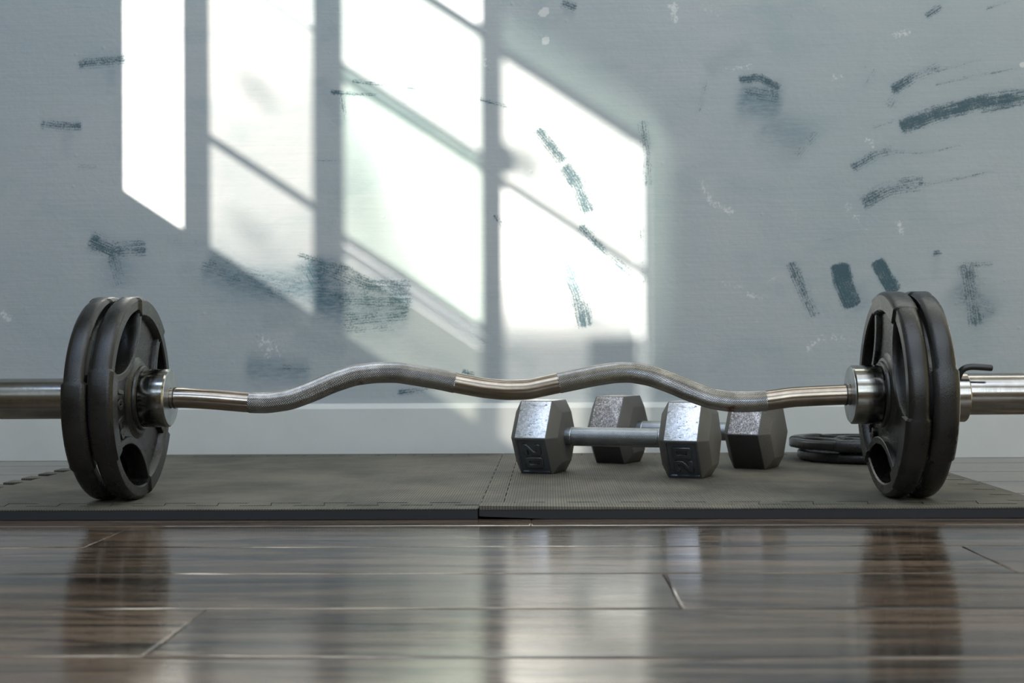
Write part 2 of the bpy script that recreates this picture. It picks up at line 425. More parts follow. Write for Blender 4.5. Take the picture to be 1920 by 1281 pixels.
stroke = np.zeros(GX.shape); haze = np.zeros(GX.shape); pale = np.zeros(GX.shape); BA = np.zeros(GX.shape); BC = np.zeros(GX.shape)
# strokes: kind, photo-measured polyline on the wall, width, strength at start, at end
ST = [
 ('s', [(1692, 238), (1760, 212), (1840, 192), (1930, 178)], 34, .95, .75), ('s', [(1700, 238), (1780, 206)], 30, .9, .5),
 ('s', [(1840, 210), (1930, 192)], 10, .6, .6),
 ('s', [(1676, 168), (1715, 142), (1760, 124)], 24, .8, .35), ('s', [(1750, 135), (1850, 108)], 8, .35, .15), ('s', [(1670, 200), (1690, 165)], 30, .28, .2),
 ('s', [(1755, 158), (1830, 142), (1920, 125)], 7, .4, .25),
 ('s', [(1600, 314), (1640, 290), (1672, 282)], 22, .75, .4), ('s', [(1660, 283), (1730, 288), (1800, 272)], 7, .5, .2),
 ('s', [(1620, 380), (1665, 355), (1730, 342)], 34, .65, .4), ('s', [(1700, 352), (1780, 338), (1865, 320)], 9, .45, .2),
 ('s', [(1635, 240), (1690, 222)], 6, .4, .3),
 ('s', [(1388, 150), (1425, 146), (1460, 164)], 20, .75, .9), ('s', [(1400, 172), (1456, 180)], 34, .4, .6), ('h', [(1395, 185), (1455, 195)], 75, .75, .7),
 ('h', [(1440, 235), (1500, 265)], 90, .38, .35), ('s', [(1495, 290), (1530, 250)], 24, .3, .38),
 ('h', [(1330, 130), (1400, 85)], 40, .22, .1), ('s', [(1310, 210), (1330, 130)], 14, .2, .2),
 ('S', [(1576, 500), (1580, 530), (1598, 570)], 34, 1.0, .9), ('S', [(1646, 492), (1660, 520), (1676, 545)], 26, .95, 1.0),
 ('s', [(1484, 495), (1502, 535), (1528, 590)], 26, .6, .45), ('h', [(1600, 545), (1615, 575)], 44, .4, .3),
 ('s', [(1805, 497), (1860, 495)], 14, .5, .45), ('s', [(1812, 500), (1822, 550), (1830, 605)], 38, .6, .5), ('s', [(1800, 558), (1865, 575)], 34, .3, .35), ('h', [(1800, 540), (1850, 590)], 80, .5, .45),
 ('S', [(1750, 475), (1762, 474)], 10, .7, .7), ('h', [(1755, 480), (1755, 520)], 20, .15, .1),
 ('s', [(1738, 30), (1764, 12)], 16, .55, .55), ('s', [(1850, 16), (1895, 0)], 7, .4, .3), ('s', [(1620, 130), (1640, 70)], 16, .18, .1), ('s', [(1720, 90), (1800, 60)], 10, .15, .1),
 ('s', [(1640, 130), (1620, 165)], 12, .25, .2), ('s', [(1540, 450), (1600, 440)], 7, .25, .15),
 ('s', [(1055, 6), (1078, 14)], 20, .6, .6), ('h', [(1060, 20), (1075, 30)], 18, .3, .2),
 ('s', [(150, 120), (190, 116), (232, 112)], 24, .6, .7), ('h', [(208, 130), (208, 175)], 22, .25, .1),
 ('s', [(78, 232), (110, 236), (150, 237)], 20, .5, .75), ('h', [(126, 245), (124, 290)], 26, .25, .1), ('s', [(146, 312), (180, 314)], 12, .3, .3),
 ('s', [(172, 452), (215, 470), (268, 466)], 40, .7, .5), ('s', [(212, 480), (228, 530)], 40, .42, .3), ('h', [(220, 490), (225, 530)], 70, .4, .3),
 ('s', [(315, 455), (385, 455)], 22, .22, .15),
 ('h', [(395, 500), (470, 530), (600, 545)], 80, .6, .85), ('s', [(385, 498), (470, 520), (560, 545)], 60, .28, .35),
 ('h', [(588, 500), (600, 560), (640, 570)], 90, 1.0, .85), ('s', [(575, 495), (600, 540), (690, 545)], 70, .35, .35),
 ('s', [(560, 478), (600, 490), (660, 505)], 12, .6, .5),
 ('s', [(600, 500), (690, 535), (765, 540)], 40, .5, .6), ('s', [(640, 560), (765, 560)], 50, .5, .6), ('s', [(645, 600), (760, 585)], 45, .45, .5), ('s', [(650, 620), (735, 612)], 22, .4, .35),
 ('h', [(640, 570), (750, 570)], 120, .65, .6),
 ('s', [(620, 172), (660, 176), (705, 178)], 10, .8, .6), ('s', [(660, 152), (760, 165), (850, 165)], 8, .6, .25), ('s', [(900, 186), (950, 200)], 8, .6, .5), ('h', [(600, 150), (640, 230)], 40, .2, .2),
 ('s', [(640, 175), (648, 225)], 12, .45, .3), ('s', [(590, 300), (640, 300)], 14, .2, .2),
 ('s', [(1010, 245), (1035, 275), (1055, 300)], 24, .75, .7), ('s', [(1060, 315), (1085, 350), (1102, 395)], 32, .75, .75), ('s', [(1090, 425), (1130, 470), (1185, 520)], 22, .7, .5),
 ('s', [(1062, 500), (1085, 550), (1098, 608)], 38, .65, .75), ('s', [(1205, 230), (1215, 290), (1212, 345)], 24, .42, .38), ('s', [(1202, 430), (1208, 530)], 18, .32, .25),
 ('s', [(928, 405), (960, 450)], 9, .5, .3), ('s', [(1110, 400), (1125, 500)], 12, .35, .25),
 ('h', [(470, 690), (570, 700)], 60, .6, .5), ('s', [(530, 690), (580, 690)], 20, .35, .3), ('h', [(480, 720), (540, 712)], 30, .25, .25),
 ('s', [(748, 737), (790, 730), (835, 722)], 15, .6, .45), ('S', [(868, 697), (890, 702)], 8, .7, .5), ('h', [(500, 600), (560, 600)], 50, .25, .2), ('h', [(560, 620), (640, 660)], 50, .22, .2),
 ('h', [(350, 500), (420, 560)], 70, .15, .2), ('h', [(760, 640), (860, 690)], 50, .2, .15),
 ('h', [(960, 660), (1000, 690)], 40, .15, .15),
 ('p', [(1262, 8), (1266, 40)], 26, .8, .6), ('p', [(1318, 10), (1350, 30)], 30, .35, .25), ('P', [(1018, 20), (1021, 26)], 20, 1, 1), ('P', [(1022, 72), (1024, 80)], 14, .8, .8),
 ('p', [(1315, 340), (1335, 380), (1375, 398)], 20, .45, .6), ('p', [(1675, 66), (1705, 60)], 20, .5, .5), ('p', [(1686, 415), (1690, 440)], 20, .6, .5),
 ('p', [(1360, 130), (1410, 125)], 22, .3, .4), ('p', [(1555, 145), (1580, 145)], 20, .4, .4), ('p', [(1625, 262), (1640, 272)], 24, .5, .5), ('p', [(1585, 385), (1625, 430)], 30, .4, .3),
 ('p', [(1355, 530), (1395, 540)], 16, .4, .4), ('p', [(1400, 552), (1430, 560)], 18, .5, .5), ('p', [(1440, 530), (1455, 520)], 14, .4, .4), ('p', [(1390, 585), (1420, 600)], 40, .2, .2),
 ('p', [(1515, 655), (1545, 630)], 26, .6, .4), ('p', [(1560, 630), (1600, 640)], 26, .4, .3), ('p', [(490, 640), (530, 660)], 50, .45, .3), ('p', [(505, 640), (500, 670)], 20, .6, .5),
 ('p', [(910, 110), (912, 125)], 14, .5, .5), ('p', [(5, 585), (18, 600)], 24, .6, .6), ('p', [(1640, 20), (1690, 10)], 30, .25, .2), ('p', [(1480, 395), (1500, 410)], 24, .35, .3), ('p', [(940, 523), (995, 516)], 7, .9, .9),
 ('P', [(1915, 118), (1919, 122)], 9, 1, 1),
]
for kind, pts, wd, s0, s1 in ST:
    wp = [unproj_wall(*p) for p in pts]; W = wd/1138.0/2
    d, al, ac, tt = seg_fields(wp); m = d < W*2.2
    val = (s0+(s1-s0)*tt)
    if kind in 'sS':
        edge = np.clip((W*1.25-d)/(W*(0.85 if kind == 's' else 0.4)), 0, 1); f = val*edge
        mm = f > stroke; stroke[mm] = f[mm]; mm = m & (f >= stroke-0.02); BA[mm] = al[mm]; BC[mm] = ac[mm]
        if kind == 's': haze = np.maximum(haze, 0.30*val*np.exp(-(d/(W*1.15))**2))
        if kind == 'S': haze = np.maximum(haze, 0.5*edge*val)
    elif kind == 'h': haze = np.maximum(haze, val*np.exp(-(d/(W*0.9))**2))
    elif kind == 'p': pale = np.maximum(pale, val*np.exp(-(d/(W*0.8))**2))
    else: pale = np.maximum(pale, 1.6*val*np.clip((W*1.1-d)/(W*0.3), 0, 1))
verts = np.stack([GX.ravel(), np.full(nx*nz, YW), GZ.ravel()], 1)
idx = np.arange(nx*nz).reshape(nz, nx)
faces = np.stack([idx[:-1, :-1], idx[:-1, 1:], idx[1:, 1:], idx[1:, :-1]], -1).reshape(-1, 4)
me = bpy.data.meshes.new('wall_back'); me.from_pydata(verts.tolist(), [], faces.tolist())
for nm, arr in (('stroke', stroke), ('haze', haze), ('pale', pale)):
    a = me.attributes.new(nm, 'FLOAT', 'POINT'); a.data.foreach_set('value', arr.ravel().astype(np.float32))
a = me.attributes.new('brush', 'FLOAT_VECTOR', 'POINT'); a.data.foreach_set('vector', np.stack([BA.ravel(), BC.ravel(), np.zeros(nx*nz)], 1).ravel().astype(np.float32))
tag(meshobj('wall_back', me, MAT['wall']), kind='structure')

bm = bmesh.new()   # baseboard with a small stepped cap
prof = [(YW-0.0005, 0.0003), (YW-0.013, 0.0003), (YW-0.013, 0.0840), (YW-0.0115, 0.0862), (YW-0.0085, 0.0905), (YW-0.0055, 0.0925), (YW-0.0005, 0.0925)]
A = [bm.verts.new((XL+.001, y, z)) for y, z in prof]; B = [bm.verts.new((XR-.001, y, z)) for y, z in prof]
for i in range(len(prof)):
    j = (i+1) % len(prof); bm.faces.new((A[i], A[j], B[j], B[i]))
bm.faces.new(A); bm.faces.new(B)
tag(bmobj('baseboard_back', bm, MAT['white']), kind='structure')

# left wall with the window the sun comes through
DY = YW - 0.685
wy0, wy1, wz0, wz1 = -2.42, -0.50, 0.98, 2.02
bm = bmesh.new()
T = 0.05
box(bm, XL-T, XL, YF, wy0, 0, ZC); box(bm, XL-T, XL, wy1, YW, 0, ZC); box(bm, XL-T, XL, wy0, wy1, 0, wz0); box(bm, XL-T, XL, wy0, wy1, wz1, ZC)
tag(bmobj('wall_left', bm, MAT['darkwall']), kind='structure')
win = tag(empty('window_1', (XL, -1.4, 1.4)), kind='structure')
def onwin(o):
    o.parent = win; o.matrix_parent_inverse = Matrix.Translation((-XL, 1.4, -1.4)); return o
def fb(y0, y1, z0, z1, t=0.012, name='frame_bar'):
    bm = bmesh.new(); box(bm, XL-t, XL, y0+DY, y1+DY, z0, z1); return onwin(bmobj(name, bm, MAT['frame']))
fb(wy0-DY, -2.075, wz0, wz1); fb(-0.657, wy1-DY, wz0, wz1)
fb(-2.075, -0.657, wz0, 1.045); fb(-2.075, -0.657, 1.80, wz1)
fb(-0.872, -0.818, 1.045, 1.80); fb(-1.208, -1.146, 1.045, 1.80); fb(-1.605, -1.563, 1.045, 1.80)
fb(-1.955, -1.946, 1.045, 1.684, .003); fb(-1.208, -0.657, 1.74, 1.80)
fb(-1.563, -1.208, 1.693, 1.71); fb(-1.965, -1.605, 1.684, 1.70)
fb(-1.146, -0.872, 1.2215, 1.2325, .008, 'muntin'); fb(-1.146, -0.872, 1.5160, 1.5215, .006, 'muntin')
fb(-1.563, -1.208, 1.4920, 1.4985, .007, 'muntin'); fb(-1.563, -1.208, 1.4680, 1.4730, .006, 'muntin')
fb(-1.563, -1.208, 1.200, 1.212, .006, 'muntin'); fb(-1.563, -1.208, 1.178, 1.184, .006, 'muntin')
fb(-1.946, -1.605, 1.4680, 1.4810, .009, 'muntin')
bm = bmesh.new(); bmesh.ops.create_uvsphere(bm, u_segments=20, v_segments=12, radius=0.024)
bm.transform(Matrix.Translation((XL-0.004, -1.612+DY, 1.514)) @ Matrix.Diagonal((0.5, 1, 1, 1))); onwin(bmobj('latch_knob', bm, MAT['blackrod'], smooth=60))
me = poly2d([[(-1.946, 1.045), (-1.823, 1.045), (-1.823, 1.310), (-1.946, 1.366)]], 0.002)
o = onwin(meshobj('light_mask', me, MAT['frame']))  # added opaque wedge that cuts the corner off a sun patch
me.transform(Matrix(((0, 0, 1, XL-0.006), (1, 0, 0, DY), (0, 1, 0, 0), (0, 0, 0, 1))))
def pane(y0, y1, z0, z1, mat):
    bm = bmesh.new(); box(bm, XL-0.0095, XL-0.0085, y0+DY, y1+DY, z0, z1)
    # two faces across the light path: keep a single sheet so the tint applies once
    for f in [f for f in bm.faces if f.calc_center_median().x < XL-0.009 and abs(f.normal.x) > 0.9]: bm.faces.remove(f)
    onwin(bmobj('pane', bm, mat))
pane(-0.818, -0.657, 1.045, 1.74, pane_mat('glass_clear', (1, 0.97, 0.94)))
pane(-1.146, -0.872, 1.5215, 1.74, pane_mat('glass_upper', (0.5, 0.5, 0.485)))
pane(-1.146, -0.872, 1.2305, 1.516, pane_mat('glass_dimmed', (0.37, 0.36, 0.342), fade=(0.62, 0.62, 0.90, 0.62, 1.05), blobs=((-0.99, 1.365, 0.10, 0.05, 0.42),)))  # pane tints are invented, varying the brightness of the sun patches
pane(-1.146, -0.872, 1.045, 1.2245, pane_mat('glass_dimmer', (0.225, 0.22, 0.212), fade=(0.62, 0.36, 0.60, 0.62, 1.0), blobs=((-0.98, 1.12, 0.10, 0.05, 0.28),)))
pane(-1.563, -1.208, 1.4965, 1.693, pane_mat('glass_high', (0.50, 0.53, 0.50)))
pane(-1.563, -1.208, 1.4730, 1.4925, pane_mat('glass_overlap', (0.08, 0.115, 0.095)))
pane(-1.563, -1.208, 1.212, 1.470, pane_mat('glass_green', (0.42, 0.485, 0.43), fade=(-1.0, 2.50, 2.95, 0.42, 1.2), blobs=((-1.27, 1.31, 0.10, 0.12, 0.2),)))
pane(-1.563, -1.208, 1.045, 1.178, pane_mat('glass_dimmest', (0.072, 0.076, 0.066)))
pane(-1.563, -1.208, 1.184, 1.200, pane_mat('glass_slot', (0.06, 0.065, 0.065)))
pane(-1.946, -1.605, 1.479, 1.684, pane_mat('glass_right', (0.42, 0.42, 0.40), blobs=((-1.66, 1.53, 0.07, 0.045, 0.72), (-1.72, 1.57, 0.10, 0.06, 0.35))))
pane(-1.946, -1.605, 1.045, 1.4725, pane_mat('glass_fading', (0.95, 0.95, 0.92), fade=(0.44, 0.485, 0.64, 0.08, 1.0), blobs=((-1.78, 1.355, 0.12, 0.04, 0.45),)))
me = poly2d([[(-1.965, 1.20), (-1.965, 1.70), (-1.605, 1.70), (-1.605, 1.80), (-1.85, 1.79), (-1.98, 1.765), (-2.045, 1.72), (-2.065, 1.66), (-2.06, 1.5), (-2.03, 1.40), (-2.0, 1.34)]], 0.0)  # added sheet imitating the faint green halo beside the sun patch
me.transform(Matrix(((0, 0, 1, XL-0.006), (1, 0, 0, DY), (0, 1, 0, 0), (0, 0, 0, 1))))
onwin(meshobj('pane', me, pane_mat('halo_sheet_green', (0.042, 0.055, 0.046), soft=(-2.062+DY, -1.975+DY, 1.80, 1.70, 1.22, 1.56))))
me = poly2d([[(-2.075, 1.045), (-1.965, 1.045), (-1.965, 1.20), (-2.0, 1.34), (-2.03, 1.40), (-2.06, 1.5), (-2.065, 1.66), (-2.045, 1.72), (-1.98, 1.765), (-1.85, 1.79), (-1.605, 1.80), (-2.075, 1.80)]], 0.002)
me.transform(Matrix(((0, 0, 1, XL-0.006), (1, 0, 0, DY), (0, 1, 0, 0), (0, 0, 0, 1))))
onwin(meshobj('light_mask', me, MAT['frame']))  # added opaque mask around the halo sheet

# remaining walls and ceiling, out of the frame
bm = bmesh.new(); box(bm, XR, XR+0.06, YF, YW, 0, ZC); tag(bmobj('wall_right', bm, MAT['darkwall']), kind='structure')
bm = bmesh.new()
box(bm, XL, XR, YF, -2.30, ZC, ZC+0.08); box(bm, XL, XR, -0.20, YW, ZC, ZC+0.08); box(bm, XL, -1.56, -2.30, -0.20, ZC, ZC+0.08); box(bm, 1.90, XR, -2.30, -0.20, ZC, ZC+0.08)  # opening made for the added roof lamps
tag(bmobj('ceiling', bm, MAT['ceil']), kind='structure')
fx0, fx1, fz0, fz1 = -0.10, 1.80, 0.75, 2.50
lx0, lx1, lz0, lz1 = -1.43, -0.81, 1.50, 2.40
bm = bmesh.new()
box(bm, XL, lx0, YF-0.06, YF, 0, ZC); box(bm, lx1, fx0, YF-0.06, YF, 0, ZC); box(bm, lx0, lx1, YF-0.06, YF, 0, lz0); box(bm, lx0, lx1, YF-0.06, YF, lz1, ZC); box(bm, fx1, XR, YF-0.06, YF, 0, ZC); box(bm, fx0, fx1, YF-0.06, YF, 0, fz0); box(bm, fx0, fx1, YF-0.06, YF, fz1, ZC)
tag(bmobj('wall_front', bm, MAT['plaster']), kind='structure')
added_win2 = tag(empty('added_window_2', (0.85, YF, 1.6)), kind='structure')  # added unseen rear window in front of its fill lamp
bm = bmesh.new()
for x in (fx0, 0.5, 1.16, fx1): box(bm, x-0.03, x+0.03, YF-0.05, YF-0.01, fz0, fz1)
for z in (fz0, 1.7, fz1): box(bm, fx0, fx1, YF-0.05, YF-0.01, z-0.03, z+0.03)
o = bmobj('added_window_frame', bm, MAT['white'], added_win2); o.matrix_parent_inverse = Matrix.Translation((-0.85, -YF, -1.6))
added_win3 = tag(empty('added_window_3', (-1.12, YF, 1.95)), kind='structure')  # second added unseen window, for highlights on the left-hand metal
bm = bmesh.new()
for x in (lx0, lx1): box(bm, x-0.03, x+0.03, YF-0.05, YF-0.01, lz0, lz1)
for z in (lz0, lz1): box(bm, lx0, lx1, YF-0.05, YF-0.01, z-0.03, z+0.03)
o = bmobj('added_window_frame', bm, MAT['white'], added_win3); o.matrix_parent_inverse = Matrix.Translation((1.12, -YF, -1.95))

# ------------------------------------------------------------------ foam mat tiles and edging strips
MT_H = 0.012; GAP = 0.0005
PITCH = 0.0585; TW, TN, TD = 0.034, 0.024, 0.025
def teeth(a0, a1, base, grow, phase=0.0):
    """dovetail line from a0 to a1 (coordinate along), base = neck line, base+TD = tooth tops; grow>0 widens teeth"""
    pts = [(a0, base+grow)]
    n = int((a1-a0-0.01)//PITCH); st = a0 + ((a1-a0)-n*PITCH)/2 + phase
    for i in range(n):
        c = st + (i+0.5)*PITCH
        pts += [(c-TN/2-grow, base+grow), (c-TW/2-grow, base+TD+grow), (c+TW/2+grow, base+TD+grow), (c+TN/2+grow, base+grow)]
    pts.append((a1, base+grow)); return pts
def slab(name, pts, lab, cat, group=None, lift=None):
    H = MT_H if name == 'foam_tile' else MT_H-0.0005
    q = []
    for p in pts:
        if not q or math.dist(q[-1], p) > 2e-5: q.append(p)
    if math.dist(q[0], q[-1]) < 2e-5: q.pop()
    n = len(q); tris = tessellate_polygon([[Vector((x, y, 0)) for x, y in q]])
    V = [(x, y, 0.0004) for x, y in q] + [(x, y, H) for x, y in q]
    if lift: V = [(x, y, z+lift(x, y)) for x, y, z in V]
    F = [tuple(i+n for i in t) for t in tris] + [tuple(reversed(t)) for t in tris] + [(i, (i+1) % n, (i+1) % n+n, i+n) for i in range(n)]
    bm = bmesh.new(); vs = [bm.verts.new(v) for v in V]
    for f in F: bm.faces.new([vs[i] for i in f])
    return tag(bmobj(name, bm, MAT['foam']), lab, cat, group)
xa, xs_, xb = -0.681, -0.076, 0.498      # left neck, middle neck, right neck
yn, yf_ = -0.067, 0.606                   # front neck, back neck
XE = 0.5345
front = lambda x0, x1, g: teeth(x0, x1, yn, g)
back = lambda x0, x1, g: teeth(x0, x1, yf_-0.0, g)
# tile 1: front boundary lies just inside the strip's teeth
def rev(p): return p[::-1]
def vert(p): return [(b, a) for a, b in p]
fl = front(xa, xs_-0.0, GAP); fr = front(xs_, xb, GAP)
bl = back(xa, xs_, -GAP); brr = back(xs_, xb, -GAP)
leftt = [(2*xa-b, a) for a, b in teeth(yn, yf_, xa, -GAP)]           # teeth pointing to -x
midt1 = [(b, a) for a, b in teeth(yn, yf_, xs_, -GAP)]               # tile 1 teeth reach +x into tile 2
midt2 = [(b, a) for a, b in teeth(yn, yf_, xs_, GAP)]
rt1 = [(b, a) for a, b in teeth(yn, yf_, xb, -GAP)]
slab('foam_tile', fl + midt1 + rev(bl) + rev(leftt), 'left ribbed dark grey foam mat tile under the left-hand weight plates', 'mat')
slab('foam_tile', fr + rt1 + rev(brr) + rev(midt2), 'right ribbed dark grey foam mat tile under both dumbbells', 'mat')
ys = -0.0975
fl2 = front(xa, xs_, -GAP); fr2 = front(xs_, xb, -GAP)
def lift(x, y):
    t = (x+0.076)/0.075
    return 0.0030*(1-t)**2 if t < 1 else 0
ex = [(xs_+0.0008+i*0.008, ys) for i in range(10)]
slab('mat_edging_strip', [(-0.70, ys)] + [(-0.5, ys+.0012), (-0.3, ys), (xs_-0.0008, ys+0.0005)] + rev([(-0.70, yn-GAP)]+fl2[1:]), 'front edging strip of foam mat, left half, dark straight side', 'mat edging')
slab('mat_edging_strip', ex + [(0.2, ys+0.001), (0.35, ys), (XE, ys+0.001)] + [(XE, yn-GAP)] + rev(fr2), 'front edging strip of foam mat, right half, its corner curled up at the joint', 'mat edging', lift=lift)
bl2 = back(xa, xs_, GAP); br2 = back(xs_, xb, GAP); ye = 0.657
slab('mat_edging_strip', bl2 + [(xs_-0.0006, ye), (xa, ye)], 'back edging strip of foam mat behind the left tile, along the baseboard', 'mat edging')
slab('mat_edging_strip', br2 + [(xb, ye), (xs_+0.0006, ye)], 'back edging strip of foam mat behind the dumbbells, along the baseboard', 'mat edging')
rt2 = [(b, a) for a, b in teeth(yn, yf_, xb, GAP)]
slab('mat_edging_strip', rt2 + [(xb+0.0006, yf_), (xb+0.0006, ye), (XE, ye), (XE, yn)], 'narrow right side edging strip of foam mat beyond the right-hand weight plates', 'mat edging')

# ------------------------------------------------------------------ weight plates
R0 = 0.115
HC = (9, 129, 249)
def recess(th):
    best = 0
    for c in HC:
        d = abs((th-c+180) % 360-180)
        best = max(best, min(1, max(0, (34.6-d)/1.4)))
    return best
def plate_rim():
    bm = bmesh.new(); angs = []
    for c in HC:
        for e in (-1, 1):
            for d in (33.2, 33.9, 34.6): angs.append((c+e*d) % 360)
    angs += [a for a in np.arange(0, 360, 3.0) if all(abs((a-b+180) % 360-180) > 0.8 for b in angs)]
    angs.sort(); rings = []
    for th in angs:
        s_ = recess(th); h = 0.0136-0.0026*s_; hb = 0.0136-0.0022*s_; R = R0; ri = 0.0935+0.0065*s_
        half = [(ri-0.004*(1-s_), 0.004), (ri-0.0005, h-0.0016), (ri+0.0012, h), (R-0.0042, h), (R-0.0030, h-0.0008), (R-0.0007, h-0.0036), (R, h-0.0062)]
        pr = half + [(r, -z*hb/h) for r, z in reversed(half)]
        t = math.radians(th)
        rings.append([bm.verts.new((r*math.cos(t), r*math.sin(t), z)) for r, z in pr])
    n = len(rings); m = len(rings[0])
    for i in range(n):
        A, B = rings[i], rings[(i+1) % n]
        for j in range(m): bm.faces.new((A[j], A[(j+1) % m], B[(j+1) % m], B[j]))
    return bm
HCN, HRD = 0.1334, 0.0759
def lens(c, ro, rd, n=18):
    """outline of disk(r<ro) intersected with circle of radius rd around HCN along angle c"""
    ph = math.acos((ro*ro+HCN*HCN-rd*rd)/(2*ro*HCN)); pts = []
    for i in range(n+1):
        a = -ph+2*ph*i/n; pts.append((ro*math.cos(a), ro*math.sin(a)))
    p1 = (ro*math.cos(ph), ro*math.sin(ph)); a1 = math.atan2(p1[1], p1[0]-HCN)
    for i in range(1, n):
        a = a1 + (2*math.pi-2*a1)*i/n; pts.append((HCN+rd*math.cos(a), rd*math.sin(a)))
    cc, ss = math.cos(math.radians(c)), math.sin(math.radians(c))
    return [(x*cc-y*ss, x*ss+y*cc) for x, y in pts]
def arc_band(c, ro, r1, r2, n=20):
    out = []
    for rd, fwd in ((r1, True), (r2, False)):
        ph = math.acos((ro*ro+HCN*HCN-rd*rd)/(2*ro*HCN)); a1 = math.atan2(ro*math.sin(ph), ro*math.cos(ph)-HCN)
        arc = [(HCN+rd*math.cos(a1+(2*math.pi-2*a1)*i/n), rd*math.sin(a1+(2*math.pi-2*a1)*i/n)) for i in range(n+1)]
        out += arc if fwd else arc[::-1]
    cc, ss = math.cos(math.radians(c)), math.sin(math.radians(c))
    return [(x*cc-y*ss, x*ss+y*cc) for x, y in out]
circ = lambda r, n=72: [(r*math.cos(2*math.pi*i/n), r*math.sin(2*math.pi*i/n)) for i in range(n)]
def make_plate():
    root = empty('weight_plate')
    bmobj('rim', plate_rim(), MAT['iron'], root, smooth=28)
    me = poly2d([circ(0.1045), circ(0.0250, 40)] + [lens(c, 0.1005, HRD) for c in HC], 0.0060, 0.0008)
    meshobj('web', me, MAT['iron'], root, smooth=30)
    for c in HC:
        me = poly2d([arc_band(c, 0.0965, HRD-0.0006, HRD+0.0078)], 0.0112, 0.0012)
        meshobj('grip_lip', me, MAT['iron'], root, smooth=30)
    bm = bmesh.new()
    h = 0.0143
    half = [(0.0238, h-0.001), (0.0248, h), (0.0350, h), (0.0365, h-0.0012), (0.0372, h-0.0035), (0.0405, h-0.0040), (0.0425, h-0.0062), (0.0440, 0.0072), (0.0475, 0.0055)]
    lathe(bm, half + [(r, -z) for r, z in reversed(half)], 64)
    bmobj('hub', bm, MAT['iron'], root, smooth=30)
    # raised casting marks between two grip holes
    bm = bmesh.new()
    for tx, ang, sz in (('1', 173, .021), ('0', 184, .021), ('L', 199, .018), ('B', 210, .018)):
        t = math.radians(ang); m = textmesh(tx, sz, 0.0026, 0.0006, 0.0008)
        join_meshes(bm, m, Matrix.Translation((0.073*math.cos(t), 0.073*math.sin(t), 0.0068)) @ Matrix.Rotation(t+math.pi/2, 4, 'Z'))
    bmobj('raised_lettering', bm, MAT['iron'], root)
    return root
P0 = make_plate()
AXZ = MT_H + R0
LEFT = Matrix(((0, 0, 1), (1, 0, 0), (0, 1, 0)))          # local x->y, y->z, z->+x
RIGHT = Matrix(((0, 0, -1), (-1, 0, 0), (0, 1, 0)))       # local x->-y, y->z, z->-x
def place_plate(o, M3, x, y, z, spin, lab, group, wob=0.0):
    M4 = Matrix.Translation((x, y, z)) @ Matrix.Rotation(math.radians(wob), 4, 'Z') @ M3.to_4x4() @ Matrix.Rotation(math.radians(spin), 4, 'Z')
    o.location = M4.to_translation(); o.rotation_mode = 'QUATERNION'; o.rotation_quaternion = M4.to_quaternion()
    return tag(o, lab, 'weight plate', group)
G = 'iron weight plates loaded on the curl bar'
place_plate(P0, LEFT, -0.4745, 0, AXZ, 0, 'left inner black iron plate against the left collar, grip holes and casting marks showing', G)
plates = [P0]
for M3, x, spin, lab in ((LEFT, -0.5030, 7, 'outermost black iron plate at the left end, next to the left bare sleeve'),
                         (RIGHT, 0.3832, 13, 'right inner black iron plate against the right collar, grip holes facing the dumbbells'),
                         (RIGHT, 0.4117, 40, 'outermost black iron plate at the right end, beside the clamp with bent handle')):
    o = copy_tree(P0); place_plate(o, M3, x, 0, AXZ, spin, lab, G); plates.append(o)
# two smaller plates lying flat by the wall
sc = 0.89
for i, (x, y, z, spin, lab) in enumerate(((0.475, 0.505, MT_H, 20, 'lower of two iron plates lying flat behind the right-hand weight plates'),
                                          (0.462, 0.500, MT_H+0.0176, 75, 'upper of two iron plates lying flat beside the rear dumbbell'))):
    o = copy_tree(P0); tag(o, lab, 'weight plate', 'iron plates stacked flat by the wall')
    hz = 0.0143*0.61
    o.rotation_mode = 'XYZ'; o.rotation_euler = (0, 0, math.radians(spin)); o.scale = (sc, sc, 0.60); o.location = (x, y, z+hz)

# ------------------------------------------------------------------ curl bar
path = np.array([(-0.4311, 0.1268), (-0.4158, 0.1266), (-0.3823, 0.1246), (-0.342, 0.121), (-0.3207, 0.1204), (-0.2957, 0.1238), (-0.271, 0.1325), (-0.2464, 0.1432), (-0.2214, 0.1513), (-0.1972, 0.1542), (-0.1723, 0.1543), (-0.1477, 0.1503), (-0.1233, 0.1459), (-0.1055, 0.1419), (-0.0741, 0.136), (-0.0497, 0.1335), (-0.025, 0.1339), (0.0067, 0.1405), (0.0479, 0.1489), (0.0725, 0.1527), (0.0914, 0.1532), (0.1139, 0.1491), (0.1363, 0.1409), (0.1586, 0.1312), (0.181, 0.1231), (0.2034, 0.1194), (0.2258, 0.1193), (0.2446, 0.1203), (0.2705, 0.124), (0.2928, 0.1251), (0.3149, 0.126), (0.3370, 0.1266)])
def smooth_path(x0, x1, step):
    X = np.linspace(path[0, 0]-0.02, path[-1, 0]+0.02, 1600)
    Z = np.interp(X, path[:, 0], path[:, 1])
    k = np.exp(-np.linspace(-2.5, 2.5, 61)**2); k /= k.sum()
    for _ in range(1): Z = np.convolve(np.pad(Z, 30, mode='edge'), k, 'valid')
    m = (X >= x0) & (X <= x1); X = np.concatenate([[x0], X[m], [x1]]); Z = np.concatenate([[np.interp(x0, np.linspace(path[0, 0]-0.02, path[-1, 0]+0.02, 1600), Z)], Z[m], [np.interp(x1, np.linspace(path[0, 0]-0.02, path[-1, 0]+0.02, 1600), Z)]])
    s_ = np.concatenate([[0], np.cumsum(np.hypot(np.diff(X), np.diff(Z)))]); n = int(round(s_[-1]/step)); S = np.linspace(0, s_[-1], n+1)
    return np.interp(S, s_, X), np.interp(S, s_, Z), S
